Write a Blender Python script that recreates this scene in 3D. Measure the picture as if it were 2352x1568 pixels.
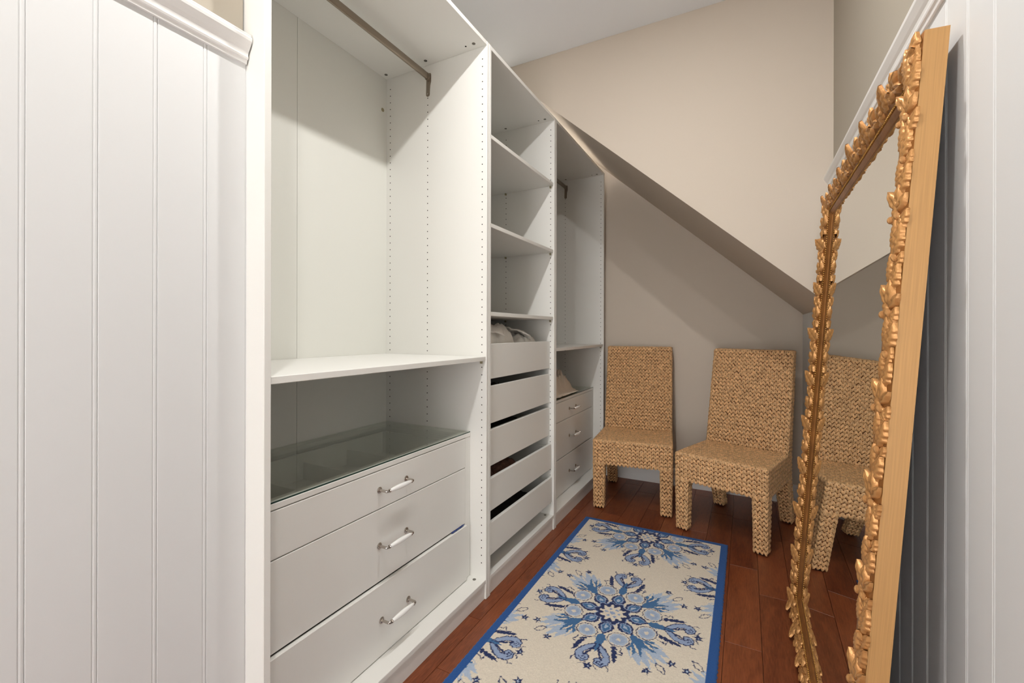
import bpy, bmesh, math, random
import numpy as np
from mathutils import Vector, Matrix, noise

random.seed(7)
rng = np.random.default_rng(11)
scene = bpy.context.scene
COL = scene.collection
for o in list(bpy.data.objects):
    bpy.data.objects.remove(o)

# ---------------------------------------------------------------- camera
F_PX, YAW, ROLL, CY, CAM_H = 1020.2, 0.4842, 0.002, 761.5, 1.1338
cam_data = bpy.data.cameras.new('camera')
cam = bpy.data.objects.new('camera', cam_data)
COL.objects.link(cam)
cam_data.sensor_width = 36.0
cam_data.sensor_fit = 'HORIZONTAL'
cam_data.lens = F_PX * 36.0 / 2352.0
cam_data.shift_y = -(784.0 - CY) / 2352.0
cam_data.clip_start = 0.02
fw = Vector((-math.sin(YAW), math.cos(YAW), 0))
rt = Vector((math.cos(YAW), math.sin(YAW), 0))
up = Vector((0, 0, 1))
r2 = rt * math.cos(ROLL) + up * math.sin(ROLL)
u2 = up * math.cos(ROLL) - rt * math.sin(ROLL)
M = Matrix((r2, u2, -fw)).transposed().to_4x4()
M.translation = (0, 0, CAM_H)
cam.matrix_world = M
scene.camera = cam

# ---------------------------------------------------------------- world, exposure, lamps' power
world = bpy.data.worlds.new('world')
scene.world = world
world.use_nodes = True
bg = world.node_tree.nodes['Background']
bg.inputs[0].default_value = (1.0, 0.985, 0.965, 1)
bg.inputs[1].default_value = 7.0
scene.view_settings.view_transform = 'Standard'
scene.view_settings.look = 'None'
scene.view_settings.gamma = 1.0
scene.view_settings.use_curve_mapping = False
scene.view_settings.exposure = 0.15
LAMP_W = 13.0
LAMP_COL = (1.0, 0.985, 0.965)
LAMPS = [(-0.45, 1.14), (-0.45, 0.20)]

# ---------------------------------------------------------------- materials
MATS = {}


def srgb(r, g, b):
    def f(c):
        c /= 255.0
        return c / 12.92 if c <= 0.04045 else ((c + 0.055) / 1.055) ** 2.4
    return (f(r), f(g), f(b), 1.0)


def mat(name, col, rough=0.5, metal=0.0, bump=0.0, bscale=200.0, var=0.0, vscale=5.0,
        stretch=(1, 1, 1), coat=0.0, spec=0.5, coords='Object', sheen=0.0):
    m = bpy.data.materials.new(name)
    m.use_nodes = True
    nt = m.node_tree
    b = nt.nodes['Principled BSDF']
    b.inputs['Base Color'].default_value = col
    b.inputs['Roughness'].default_value = rough
    b.inputs['Metallic'].default_value = metal
    b.inputs['Specular IOR Level'].default_value = spec
    if coat:
        b.inputs['Coat Weight'].default_value = coat
        b.inputs['Coat Roughness'].default_value = 0.15
    if sheen:
        b.inputs['Sheen Weight'].default_value = sheen
    if bump or var:
        tc = nt.nodes.new('ShaderNodeTexCoord')
        mp = nt.nodes.new('ShaderNodeMapping')
        mp.inputs['Scale'].default_value = stretch
        if coords == 'Position':
            ge = nt.nodes.new('ShaderNodeNewGeometry')
            nt.links.new(ge.outputs['Position'], mp.inputs[0])
        else:
            nt.links.new(tc.outputs[coords], mp.inputs[0])
    if bump:
        n = nt.nodes.new('ShaderNodeTexNoise')
        n.inputs['Scale'].default_value = bscale
        n.inputs['Detail'].default_value = 4
        nt.links.new(mp.outputs[0], n.inputs['Vector'])
        bp = nt.nodes.new('ShaderNodeBump')
        bp.inputs['Strength'].default_value = bump
        bp.inputs['Distance'].default_value = 0.002
        nt.links.new(n.outputs[0], bp.inputs['Height'])
        nt.links.new(bp.outputs[0], b.inputs['Normal'])
    if var:
        n = nt.nodes.new('ShaderNodeTexNoise')
        n.inputs['Scale'].default_value = vscale
        n.inputs['Detail'].default_value = 6
        nt.links.new(mp.outputs[0], n.inputs['Vector'])
        mx = nt.nodes.new('ShaderNodeMix')
        mx.data_type = 'RGBA'
        mx.inputs[6].default_value = tuple(min(1, c * (1 - var)) for c in col[:3]) + (1,)
        mx.inputs[7].default_value = tuple(min(1, c * (1 + var)) for c in col[:3]) + (1,)
        rp = nt.nodes.new('ShaderNodeMapRange')
        rp.inputs[1].default_value = 0.3
        rp.inputs[2].default_value = 0.7
        nt.links.new(n.outputs[0], rp.inputs[0])
        nt.links.new(rp.outputs[0], mx.inputs[0])
        nt.links.new(mx.outputs[2], b.inputs['Base Color'])
    MATS[name] = m
    return m


mat('laminate', srgb(232, 231, 226), 0.42, bump=0.03, bscale=300)
mat('laminate_back', srgb(228, 228, 221), 0.5)
mat('white_paint', srgb(220, 221, 221), 0.45, bump=0.02, bscale=250)
mat('trim_paint', srgb(236, 235, 233), 0.35)
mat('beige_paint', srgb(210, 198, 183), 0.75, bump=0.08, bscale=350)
mat('side_wall_tone', srgb(172, 163, 148), 0.75, bump=0.08, bscale=350)  # left and right walls, darker than the beige of the other walls
mat('ceiling_paint', srgb(238, 240, 243), 0.85, bump=0.05, bscale=300)
mat('hole_shade', srgb(40, 34, 28), 0.8)  # flat dark discs stand in for the shade inside drilled holes
mat('joint_tan', srgb(178, 142, 116), 0.7)  # light tan seen in the gaps between planks
mat('rail_metal', srgb(150, 138, 124), 0.35, metal=0.75)
mat('nickel', srgb(190, 182, 174), 0.22, metal=1.0)
mat('cam_metal', srgb(120, 116, 108), 0.4, metal=0.8)
mat('porcelain', srgb(245, 245, 243), 0.12, coat=0.5)
mat('peg', srgb(150, 142, 112), 0.4)
mat('gilt', srgb(150, 98, 48), 0.38, metal=0.45, bump=0.25, bscale=120, var=0.25, vscale=18)
mat('gilt_leaf', srgb(194, 142, 86), 0.36, metal=0.42, bump=0.5, bscale=150, var=0.22, vscale=25)
mat('gilt_plain', srgb(198, 150, 80), 0.3, metal=0.6)
mat('gilt_side', srgb(192, 147, 92), 0.42, metal=0.15, bump=0.04, bscale=60, var=0.10, vscale=14, stretch=(30, 30, 0.5))
mat('dark_back', srgb(60, 42, 30), 0.8)
mat('strand', srgb(216, 173, 125), 0.40, bump=0.25, bscale=420, var=0.36, vscale=75, coords='Position')
mat('strand_base', srgb(92, 56, 28), 0.85)
mat('foot_dark', srgb(35, 32, 32), 0.5)
mat('linen', srgb(242, 238, 230), 0.9, bump=0.15, bscale=700, sheen=0.2)
mat('linen_beige', srgb(234, 222, 206), 0.9, bump=0.15, bscale=700, sheen=0.2)
mat('fur', srgb(104, 72, 58), 0.9, var=0.35, vscale=60)
mat('dark_cloth', srgb(30, 26, 24), 0.9)
mat('brown_cloth', srgb(70, 44, 24), 0.8)
mat('blue_cloth', srgb(52, 70, 130), 0.9, var=0.3, vscale=60)
mat('lamp_trim', srgb(240, 240, 240), 0.4)


def glass_mat():
    m = bpy.data.materials.new('tinted_glass')
    m.use_nodes = True
    nt = m.node_tree
    for n in list(nt.nodes):
        nt.nodes.remove(n)
    out = nt.nodes.new('ShaderNodeOutputMaterial')
    mix = nt.nodes.new('ShaderNodeMixShader')
    tr = nt.nodes.new('ShaderNodeBsdfTransparent')
    tr.inputs[0].default_value = (0.945, 0.96, 0.94, 1)
    gl = nt.nodes.new('ShaderNodeBsdfGlossy')
    gl.inputs['Roughness'].default_value = 0.01
    gl.inputs[0].default_value = (0.95, 0.97, 0.95, 1)
    lw = nt.nodes.new('ShaderNodeLayerWeight')      # Schlick reflectance, the same from both sides
    pw = nt.nodes.new('ShaderNodeMath')
    pw.operation = 'POWER'
    pw.inputs[1].default_value = 5
    nt.links.new(lw.outputs['Facing'], pw.inputs[0])
    ma = nt.nodes.new('ShaderNodeMath')
    ma.operation = 'MULTIPLY_ADD'
    ma.inputs[1].default_value = 0.95
    ma.inputs[2].default_value = 0.05
    nt.links.new(pw.outputs[0], ma.inputs[0])
    nt.links.new(ma.outputs[0], mix.inputs[0])
    nt.links.new(tr.outputs[0], mix.inputs[1])
    nt.links.new(gl.outputs[0], mix.inputs[2])
    nt.links.new(mix.outputs[0], out.inputs[0])
    MATS['glass'] = m


glass_mat()
mat('glass_edge', srgb(40, 62, 56), 0.15)
mm = mat('mirror_glass', (0.80, 0.82, 0.79, 1), 0.0, metal=1.0)


def wood_mat():
    m = bpy.data.materials.new('floor_wood')
    m.use_nodes = True
    nt = m.node_tree
    L = nt.links.new
    b = nt.nodes['Principled BSDF']
    tc = nt.nodes.new('ShaderNodeTexCoord')
    oi = nt.nodes.new('ShaderNodeObjectInfo')
    off = nt.nodes.new('ShaderNodeVectorMath')
    off.operation = 'ADD'
    mul = nt.nodes.new('ShaderNodeVectorMath')
    mul.operation = 'SCALE'
    L(oi.outputs['Location'], mul.inputs[0])
    mul.inputs['Scale'].default_value = 7.3
    L(tc.outputs['Object'], off.inputs[0])
    L(mul.outputs[0], off.inputs[1])
    mp = nt.nodes.new('ShaderNodeMapping')
    mp.inputs['Scale'].default_value = (1, 0.10, 1)
    L(off.outputs[0], mp.inputs[0])
    n1 = nt.nodes.new('ShaderNodeTexNoise')
    n1.inputs['Scale'].default_value = 190
    n1.inputs['Detail'].default_value = 5
    n1.inputs['Roughness'].default_value = 0.65
    n1.inputs['Distortion'].default_value = 0.6
    L(mp.outputs[0], n1.inputs['Vector'])
    mp2 = nt.nodes.new('ShaderNodeMapping')
    mp2.inputs['Scale'].default_value = (1, 0.22, 1)
    L(off.outputs[0], mp2.inputs[0])
    n2 = nt.nodes.new('ShaderNodeTexNoise')
    n2.inputs['Scale'].default_value = 16
    n2.inputs['Detail'].default_value = 3
    n2.inputs['Distortion'].default_value = 1.2
    L(mp2.outputs[0], n2.inputs['Vector'])
    cr = nt.nodes.new('ShaderNodeValToRGB')
    cr.color_ramp.elements[0].position = 0.30
    cr.color_ramp.elements[0].color = srgb(84, 37, 20)
    cr.color_ramp.elements[1].position = 0.72
    cr.color_ramp.elements[1].color = srgb(152, 84, 50)
    mixv = nt.nodes.new('ShaderNodeMath')
    mixv.operation = 'MULTIPLY_ADD'
    L(n1.outputs[0], mixv.inputs[0])
    mixv.inputs[1].default_value = 0.55
    m2 = nt.nodes.new('ShaderNodeMath')
    m2.operation = 'MULTIPLY_ADD'
    L(n2.outputs[0], m2.inputs[0])
    m2.inputs[1].default_value = 0.35
    rnd = nt.nodes.new('ShaderNodeMath')
    rnd.operation = 'MULTIPLY'
    L(oi.outputs['Random'], rnd.inputs[0])
    rnd.inputs[1].default_value = 0.14
    L(rnd.outputs[0], m2.inputs[2])
    L(m2.outputs[0], mixv.inputs[2])
    L(mixv.outputs[0], cr.inputs[0])
    L(cr.outputs[0], b.inputs['Base Color'])
    b.inputs['Roughness'].default_value = 0.36
    b.inputs['Specular IOR Level'].default_value = 0.4
    bp = nt.nodes.new('ShaderNodeBump')
    bp.inputs['Strength'].default_value = 0.12
    bp.inputs['Distance'].default_value = 0.001
    L(n1.outputs[0], bp.inputs['Height'])
    L(bp.outputs[0], b.inputs['Normal'])
    MATS['wood'] = m


wood_mat()


def rug_mat():
    m = bpy.data.materials.new('rug_pile')
    m.use_nodes = True
    nt = m.node_tree
    b = nt.nodes['Principled BSDF']
    at = nt.nodes.new('ShaderNodeVertexColor')
    at.layer_name = 'pile'
    nt.links.new(at.outputs[0], b.inputs['Base Color'])
    b.inputs['Roughness'].default_value = 0.95
    b.inputs['Sheen Weight'].default_value = 0.15
    b.inputs['Specular IOR Level'].default_value = 0.1
    MATS['rug'] = m


rug_mat()


def lens_mat():
    m = bpy.data.materials.new('lamp_lens')
    m.use_nodes = True
    b = m.node_tree.nodes['Principled BSDF']
    b.inputs['Emission Color'].default_value = LAMP_COL + (1,)
    b.inputs['Emission Strength'].default_value = 6
    MATS['lens'] = m


lens_mat()

# ---------------------------------------------------------------- helpers


def link(o, parent=None):
    COL.objects.link(o)
    if parent is not None:
        o.parent = parent
    return o


def tag(o, label, cat=None, group=None, kind=None):
    if label:
        o['label'] = label
    if cat:
        o['category'] = cat
    if group:
        o['group'] = group
    if kind:
        o['kind'] = kind
    return o


def empty(name, loc, rot=(0, 0, 0)):
    o = bpy.data.objects.new(name, None)
    o.location = loc
    o.rotation_euler = rot
    o.empty_display_size = 0.1
    return link(o)


class MB:
    """collects faces into one mesh"""

    def __init__(self):
        self.v = []
        self.f = []

    def add(self, vs, fs):
        n = len(self.v)
        self.v += [tuple(p) for p in vs]
        self.f += [tuple(i + n for i in q) for q in fs]
        return self

    def box(self, lo, hi):
        (a, b, c), (d, e, f) = lo, hi
        return self.add([(a, b, c), (d, b, c), (d, e, c), (a, e, c), (a, b, f), (d, b, f), (d, e, f), (a, e, f)],
                        [(0, 3, 2, 1), (4, 5, 6, 7), (0, 1, 5, 4), (1, 2, 6, 5), (2, 3, 7, 6), (3, 0, 4, 7)])

    def tube(self, p0, p1, r, n=12, r1=None, caps=True):
        p0, p1 = Vector(p0), Vector(p1)
        r1 = r if r1 is None else r1
        d = (p1 - p0).normalized()
        a = d.orthogonal().normalized()
        b = d.cross(a)
        vs, fs = [], []
        for p, rr in ((p0, r), (p1, r1)):
            for i in range(n):
                t = 2 * math.pi * i / n
                vs.append(p + (a * math.cos(t) + b * math.sin(t)) * rr)
        for i in range(n):
            j = (i + 1) % n
            fs.append((i, j, n + j, n + i))
        if caps:
            fs.append(tuple(range(n - 1, -1, -1)))
            fs.append(tuple(range(n, 2 * n)))
        return self.add(vs, fs)

    def revolve(self, p0, axis, prof, n=14):
        p0 = Vector(p0)
        d = Vector(axis).normalized()
        a = d.orthogonal().normalized()
        b = d.cross(a)
        vs, fs = [], []
        for (t, r) in prof:
            for i in range(n):
                q = 2 * math.pi * i / n
                vs.append(p0 + d * t + (a * math.cos(q) + b * math.sin(q)) * r)
        for k in range(len(prof) - 1):
            for i in range(n):
                j = (i + 1) % n
                fs.append((k * n + i, k * n + j, (k + 1) * n + j, (k + 1) * n + i))
        fs.append(tuple(range(n - 1, -1, -1)))
        m = (len(prof) - 1) * n
        fs.append(tuple(range(m, m + n)))
        return self.add(vs, fs)

    def prism(self, poly, lo, hi, axis):
        """poly: 2-D points in the plane of the two other axes, extruded along axis from lo to hi"""
        n = len(poly)

        def P(p, h):
            if axis == 'x':
                return (h, p[0], p[1])
            if axis == 'y':
                return (p[0], h, p[1])
            return (p[0], p[1], h)
        vs = [P(p, lo) for p in poly] + [P(p, hi) for p in poly]
        fs = [(i, (i + 1) % n, n + (i + 1) % n, n + i) for i in range(n)]
        fs += [tuple(range(n - 1, -1, -1)), tuple(range(n, 2 * n))]
        return self.add(vs, fs)

    def mesh(self, name, material, smooth=False, off=None):
        me = bpy.data.meshes.new(name)
        v = self.v
        if off is not None:
            v = [(a - off[0], b - off[1], c - off[2]) for a, b, c in v]
        me.from_pydata(v, [], self.f)
        bm = bmesh.new()
        bm.from_mesh(me)
        bmesh.ops.recalc_face_normals(bm, faces=bm.faces)
        bm.to_mesh(me)
        bm.free()
        if material:
            me.materials.append(MATS[material])
        if smooth:
            me.shade_smooth()
        return me

    def obj(self, name, material, parent=None, smooth=False, off=None):
        if off is None and parent is not None:
            off = world_off(parent)
        o = bpy.data.objects.new(name, self.mesh(name, material, smooth, off))
        return link(o, parent)


def world_off(o):
    """location of an unrotated parent chain"""
    t = Vector((0, 0, 0))
    while o is not None:
        t = t + Vector(o.location)
        o = o.parent
    return t


def board(name, lo, hi, material, parent=None, bevel=0.0012, own_origin=False):
    """a bevelled board given by two world corners"""
    lo = [min(a, b) for a, b in zip(lo, hi)], [max(a, b) for a, b in zip(lo, hi)]
    lo, hi = lo
    bm = bmesh.new()
    bmesh.ops.create_cube(bm, size=1)
    c = [(a + b) / 2 for a, b in zip(lo, hi)]
    s = [(b - a) for a, b in zip(lo, hi)]
    off = world_off(parent) if parent is not None else Vector((0, 0, 0))
    for v in bm.verts:
        v.co = Vector((c[i] + v.co[i] * s[i] - off[i] for i in range(3)))
    if bevel:
        bevel = min(bevel, min(s) * 0.3)
        bmesh.ops.bevel(bm, geom=list(bm.edges), offset=bevel, segments=1, affect='EDGES', profile=0.5)
    me = bpy.data.meshes.new(name)
    bm.to_mesh(me)
    bm.free()
    me.materials.append(MATS[material])
    o = bpy.data.objects.new(name, me)
    return link(o, parent)


def struct(o):
    o['kind'] = 'structure'
    return o


# ---------------------------------------------------------------- dimensions
X0 = -0.9705            # cabinet fronts
Y1 = 1.632              # joint between first and second wardrobe
XL = -1.037             # face of left beadboard
XR = 0.332              # face of right beadboard
YU = 2.388              # upper far wall
YB = 3.475              # lower far wall
YF = -2.2              # wall behind the camera
ZC = 2.743
SO = lambda x: 1.5462 - 0.882 * x    # slope of the sloping ceiling

# ---------------------------------------------------------------- floor
floor = struct(MB().box((-1.7, YF - 0.1, -0.06), (0.46, YB + 0.12, -0.011)).obj('floor', 'joint_tan'))
PW, PL = 0.122, 0.61
pm = {}


def plank_mesh(w, l):
    k = (round(w, 3), round(l, 3))
    if k in pm:
        return pm[k]
    bm = bmesh.new()
    bmesh.ops.create_cube(bm, size=1)
    for v in bm.verts:
        v.co = Vector((v.co.x * w, v.co.y * l, v.co.z * 0.0105 - 0.00525))
    ed = [e for e in bm.edges if all(v.co.z > -0.001 for v in e.verts)]
    bmesh.ops.bevel(bm, geom=ed, offset=0.0007, segments=1, affect='EDGES')
    me = bpy.data.meshes.new('plank')
    bm.to_mesh(me)
    bm.free()
    me.materials.append(MATS['wood'])
    pm[k] = me
    return me


offs = {-7: 1.82, -6: 2.735, 0: 1.808, -5: 1.99, -4: 2.31, -3: 2.62, -2: 2.12, -1: 2.45, 1: 2.2, 2: 1.62, -8: 2.1}
for r in range(-8, 4):
    xa = -0.068 + PW * r
    o0 = offs.get(r, 2.0)
    k = math.floor((YF - o0) / PL)
    while o0 + k * PL < YB:
        ya, yb = max(o0 + k * PL, YF), min(o0 + (k + 1) * PL, YB)
        k += 1
        if yb - ya < 0.03:
            continue
        xb = min(xa + PW, XR + 0.008)
        if xb - xa < 0.02:
            continue
        g = 0.0014
        p = bpy.data.objects.new('plank', plank_mesh(xb - xa - g, yb - ya - g))
        p.location = ((xa + xb) / 2, (ya + yb) / 2, 0)
        link(p, floor)

# ---------------------------------------------------------------- walls and ceiling
ceiling = struct(MB().box((-1.7, YF - 0.1, ZC), (0.46, YU + 0.12, ZC + 0.08)).obj('ceiling', 'ceiling_paint'))
wall_left = struct(MB().box((-1.7, YF, 0), (XL - 0.009, 0.628, ZC)).obj('wall_left', 'side_wall_tone'))
wall_niche = struct(MB().box((-1.7, 0.628, 0), (-1.562, YB, ZC)).obj('wall_niche', 'beige_paint'))
wall_right = struct(MB().box((XR + 0.009, YF, 0), (0.46, YB, ZC)).obj('wall_right', 'side_wall_tone'))
wall_back = struct(MB().box((-1.7, YB, 0), (0.46, YB + 0.12, ZC)).obj('wall_back', 'beige_paint'))
wall_front = struct(MB().box((-1.7, YF - 0.1, 0), (-0.86, YF, ZC)).box((0.10, YF - 0.1, 0), (0.46, YF, ZC))
                    .box((-0.86, YF - 0.1, 2.08), (0.10, YF, ZC)).obj('wall_front', 'beige_paint'))  # doorway gap added behind the camera to let in world light as fill
xa, xb = -1.356, XR + 0.009
wall_upper = struct(MB().prism([(xa, SO(xa)), (xb, SO(xb)), (xb, ZC)], YU, YU + 0.1, 'y').obj('wall_upper', 'beige_paint'))
sl = struct(MB().prism([(xa, SO(xa)), (xb, SO(xb)), (xb, SO(xb) + 0.08), (xa, SO(xa) + 0.08)], YU + 0.1, YB, 'y').obj('ceiling_sloped', 'beige_paint'))


# beadboard: flat board with a bead between two fine grooves at its far edge
def beadboard_mesh(side, h):
    pitch = 0.0918
    pr = [(0.0, -0.0008), (0.0010, 0.0), (pitch - 0.0088, 0.0), (pitch - 0.0074, -0.0013)]
    for i in range(0, 7):
        t = math.pi * i / 6
        pr.append((pitch - 0.0038 - 0.0032 * math.cos(t), -0.0010 + 0.0012 * math.sin(t)))
    pr += [(pitch - 0.0002, -0.0013), (pitch - 0.0001, -0.0085), (0.0, -0.0085)]
    m = MB()
    m.prism([(side * b, a) for a, b in pr], 0, h, 'z')
    return m.mesh('board', 'white_paint')


def beadboards(wall, xface, side, y_start, y_end, zlo, zhi, me=None):
    me = me or beadboard_mesh(side, zhi - zlo)
    y = y_start
    while y < y_end - 0.02:
        o = bpy.data.objects.new('board', me)
        o.location = (xface, y, zlo)
        link(o, wall)
        y += 0.0918
    return me


n = math.floor((0.267 - YF) / 0.0918)
beadboards(wall_left, XL, 1, 0.267 - n * 0.0918 + 0.0035, 0.60, 0.0, 1.765)
n = math.floor((0.924 - YF) / 0.0918)
y_end = 0.924 - n * 0.0918 + 0.0115
while y_end < YU - 0.0918 * 0.5:
    y_end += 0.0918
beadboards(wall_right, XR, -1, 0.924 - n * 0.0918 + 0.0115, y_end, 0.0, 1.765)
beadboards(wall_right, XR, -1, y_end, YB - 0.03, 0.0, SO(XR) - 0.004)

# cap rails of the beadboard: swept profile (out, up)
prof = [(0, -0.078), (0.006, -0.078), (0.008, -0.068), (0.011, -0.066), (0.0125, -0.061), (0.011, -0.056), (0.0115, -0.052),
        (0.013, -0.046), (0.0175, -0.038), (0.022, -0.028), (0.0255, -0.020), (0.0265, -0.013), (0.025, -0.008), (0.0215, -0.006),
        (0.0225, -0.003), (0.0225, 0.0), (0.019, 0.002), (-0.009, 0.002), (-0.009, -0.078)]
trim_l = struct(MB().prism([(XL + a, 1.818 + b * 0.8) for a, b in prof], YF, 0.6285, 'y').obj('trim_1', 'trim_paint'))
trim_r = struct(MB().prism([(XR - a, 1.826 + b * 0.8) for a, b in prof], YF, YU, 'y').obj('trim_2', 'trim_paint'))

bprof = [(0, 0), (0.015, 0), (0.015, 0.098), (0.013, 0.104), (0.0135, 0.110), (0.010, 0.118), (0.006, 0.126), (0, 0.126)]
struct(MB().prism([(YB - a, b) for a, b in bprof], -1.562, XR, 'x').obj('baseboard_back', 'trim_paint'))
struct(MB().prism([(XR - a, b) for a, b in bprof], YF, YB - 0.015, 'y').obj('baseboard_right', 'trim_paint'))
struct(MB().prism([(XL + a, b) for a, b in bprof], YF, 0.628, 'y').obj('baseboard_left', 'trim_paint'))

# ---------------------------------------------------------------- ceiling lamps
for i, (lx, ly) in enumerate(LAMPS):
    r = empty('recessed_light', (lx, ly, ZC))
    tag(r, ['round white recessed ceiling light in front of the nearest wardrobe', 'round white recessed ceiling light between the two beadboard walls'][i],
        'ceiling light', 'recessed ceiling lights')
    m = MB()
    ring = [(0.048, -0.002), (0.048, -0.006), (0.075, -0.004), (0.078, 0.0), (0.048, 0.0)]
    nseg = 32
    vs, fs = [], []
    for k in range(nseg):
        t = 2 * math.pi * k / nseg
        for rr, zz in ring:
            vs.append((rr * math.cos(t), rr * math.sin(t), zz))
    for k in range(nseg):
        for q in range(5):
            fs.append((k * 5 + q, k * 5 + (q + 1) % 5, ((k + 1) % nseg) * 5 + (q + 1) % 5, ((k + 1) % nseg) * 5 + q))
    m.add(vs, fs)
    link(bpy.data.objects.new('trim_ring', m.mesh('trim_ring', 'lamp_trim', True)), r)
    l2 = MB().tube((0, 0, -0.0025), (0, 0, -0.0005), 0.0478, 24)
    link(bpy.data.objects.new('lens', l2.mesh('lens', 'lens')), r)
    ld = bpy.data.lights.new('lamp', 'AREA')
    ld.shape = 'DISK'
    ld.size = 0.055
    ld.energy = LAMP_W
    ld.color = LAMP_COL
    lo = bpy.data.objects.new('lamp', ld)
    lo.location = (0, 0, -0.010)
    link(lo, r)

# ---------------------------------------------------------------- wardrobes
DI = 0.5637       # inner depth
T = 0.018
H = 2.364
XD = -1.049       # drawer fronts of the glass-topped units


def pin_hole_discs(parent, yface, dirn, zs=(0.15, 2.31)):
    m = MB()
    z = zs[0]
    rows = []
    while z < zs[1]:
        rows.append(z)
        z += 0.032
    for xo in (0.023, 0.315, 0.540):
        for z in rows:
            m.tube((X0 - xo, yface - dirn * 0.0004, z), (X0 - xo, yface + dirn * 0.0003, z), 0.0027, 7)
    o = m.obj('pin_hole_discs', 'hole_shade', parent)  # slightly proud discs, coloured dark like the shaded inside of a hole
    o['kind'] = 'stuff'


def pegs(parent, ya, yb, z):
    for (y, s) in ((ya, 1), (yb, -1)):
        for xo in (0.023, 0.315):
            m = MB().tube((X0 - xo, y, z - 0.005), (X0 - xo, y + s * 0.010, z - 0.005), 0.0045, 8)
            m.box((X0 - xo - 0.004, y if s > 0 else y - 0.009, z - 0.012), (X0 - xo + 0.004, y + 0.009 if s > 0 else y, z - 0.006))
            m.obj('shelf_peg', 'peg', parent)


def shelf(root, ya, yb, ztop, recess=0.004):
    s = board('shelf', (X0 - DI + 0.001, ya + 0.001, ztop - T), (X0 - recess, yb - 0.001, ztop), 'laminate', root)
    pegs(s, ya, yb, ztop - T)
    return s


def handle(parent, yc, z, x):
    hw = 0.064
    grip = MB()
    L = 2 * hw - 0.022
    pr = []
    for i in range(13):
        t = i / 12
        pr.append((t * L, 0.0042 + 0.0042 * math.sin(math.pi * t) ** 0.8))
    grip.revolve((x + 0.034, yc - L / 2, z), (0, 1, 0), pr, 16)
    g = grip.obj('handle_grip', 'porcelain', parent, smooth=True)
    for s in (-1, 1):
        m = MB()
        m.revolve((x, yc + s * hw, z), (1, 0, 0), [(0, 0.0105), (0.002, 0.0105), (0.0035, 0.008), (0.004, 0.0045), (0.028, 0.0042)], 14)
        prev = Vector((x + 0.027, yc + s * hw, z))
        for k in range(1, 6):
            a = math.pi / 2 * k / 5
            p = Vector((x + 0.027 + 0.0075 * math.sin(a), yc + s * (hw - 0.0075 * (1 - math.cos(a))), z))
            m.tube(prev, p, 0.0044, 10)
            prev = p
        e = Vector((x + 0.034, yc + s * (L / 2 - 0.001), z))
        m.tube(prev, e, 0.0046, 10)
        m.revolve(e + Vector((0, s * 0.0025, 0)), (0, -s, 0), [(0, 0.0045), (0.001, 0.0064), (0.003, 0.0064), (0.004, 0.005)], 12)
        m.obj('handle_post', 'nickel', parent, smooth=False)


def carcass(root, ya, yb):
    for i, y in enumerate((ya, yb - T)):
        p = board('side_panel', (X0 - 0.58, y, 0), (X0, y + T, H), 'laminate', root, 0.0015)
        pin_hole_discs(p, ya + T if i == 0 else yb - T, 1 if i == 0 else -1)
    top = board('top_panel', (X0 - DI, ya + T, H - T), (X0 - 0.001, yb - T, H), 'laminate', root)
    for y in (ya + T + 0.035, yb - T - 0.035):
        for xo in (0.045, 0.30, 0.535):
            m = MB().tube((X0 - xo, y, H - T + 0.002), (X0 - xo, y, H - T - 0.0012), 0.0075, 14)
            m.tube((X0 - xo, y, H - T), (X0 - xo, y, H - T - 0.0018), 0.004, 6)
            m.obj('cam_screw', 'cam_metal', top)
        MB().tube((X0 - 0.085, y, H - T + 0.001), (X0 - 0.085, y, H - T - 0.0006), 0.004, 10).obj('dowel_hole_disc', 'hole_shade', top)
    bot = board('bottom_panel', (X0 - DI, ya + T, 0.066), (X0 - 0.001, yb - T, 0.084), 'laminate', root)
    for y in (ya + T + 0.022, yb - T - 0.022):
        m = MB().tube((X0 - 0.045, y, 0.083), (X0 - 0.045, y, 0.0852), 0.0075, 14)
        m.obj('cam_screw', 'cam_metal', bot)
    board('plinth', (X0 - 0.022, ya + T, 0), (X0 - 0.007, yb - T, 0.0655), 'laminate', root)
    ym = (ya + yb) / 2
    for a, b in ((ya + T, ym - 0.0006), (ym + 0.0006, yb - T)):
        board('back_panel', (X0 - DI - 0.005, a, 0.066), (X0 - DI, b, H - 0.001), 'laminate_back', root, 0.0004)


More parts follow.
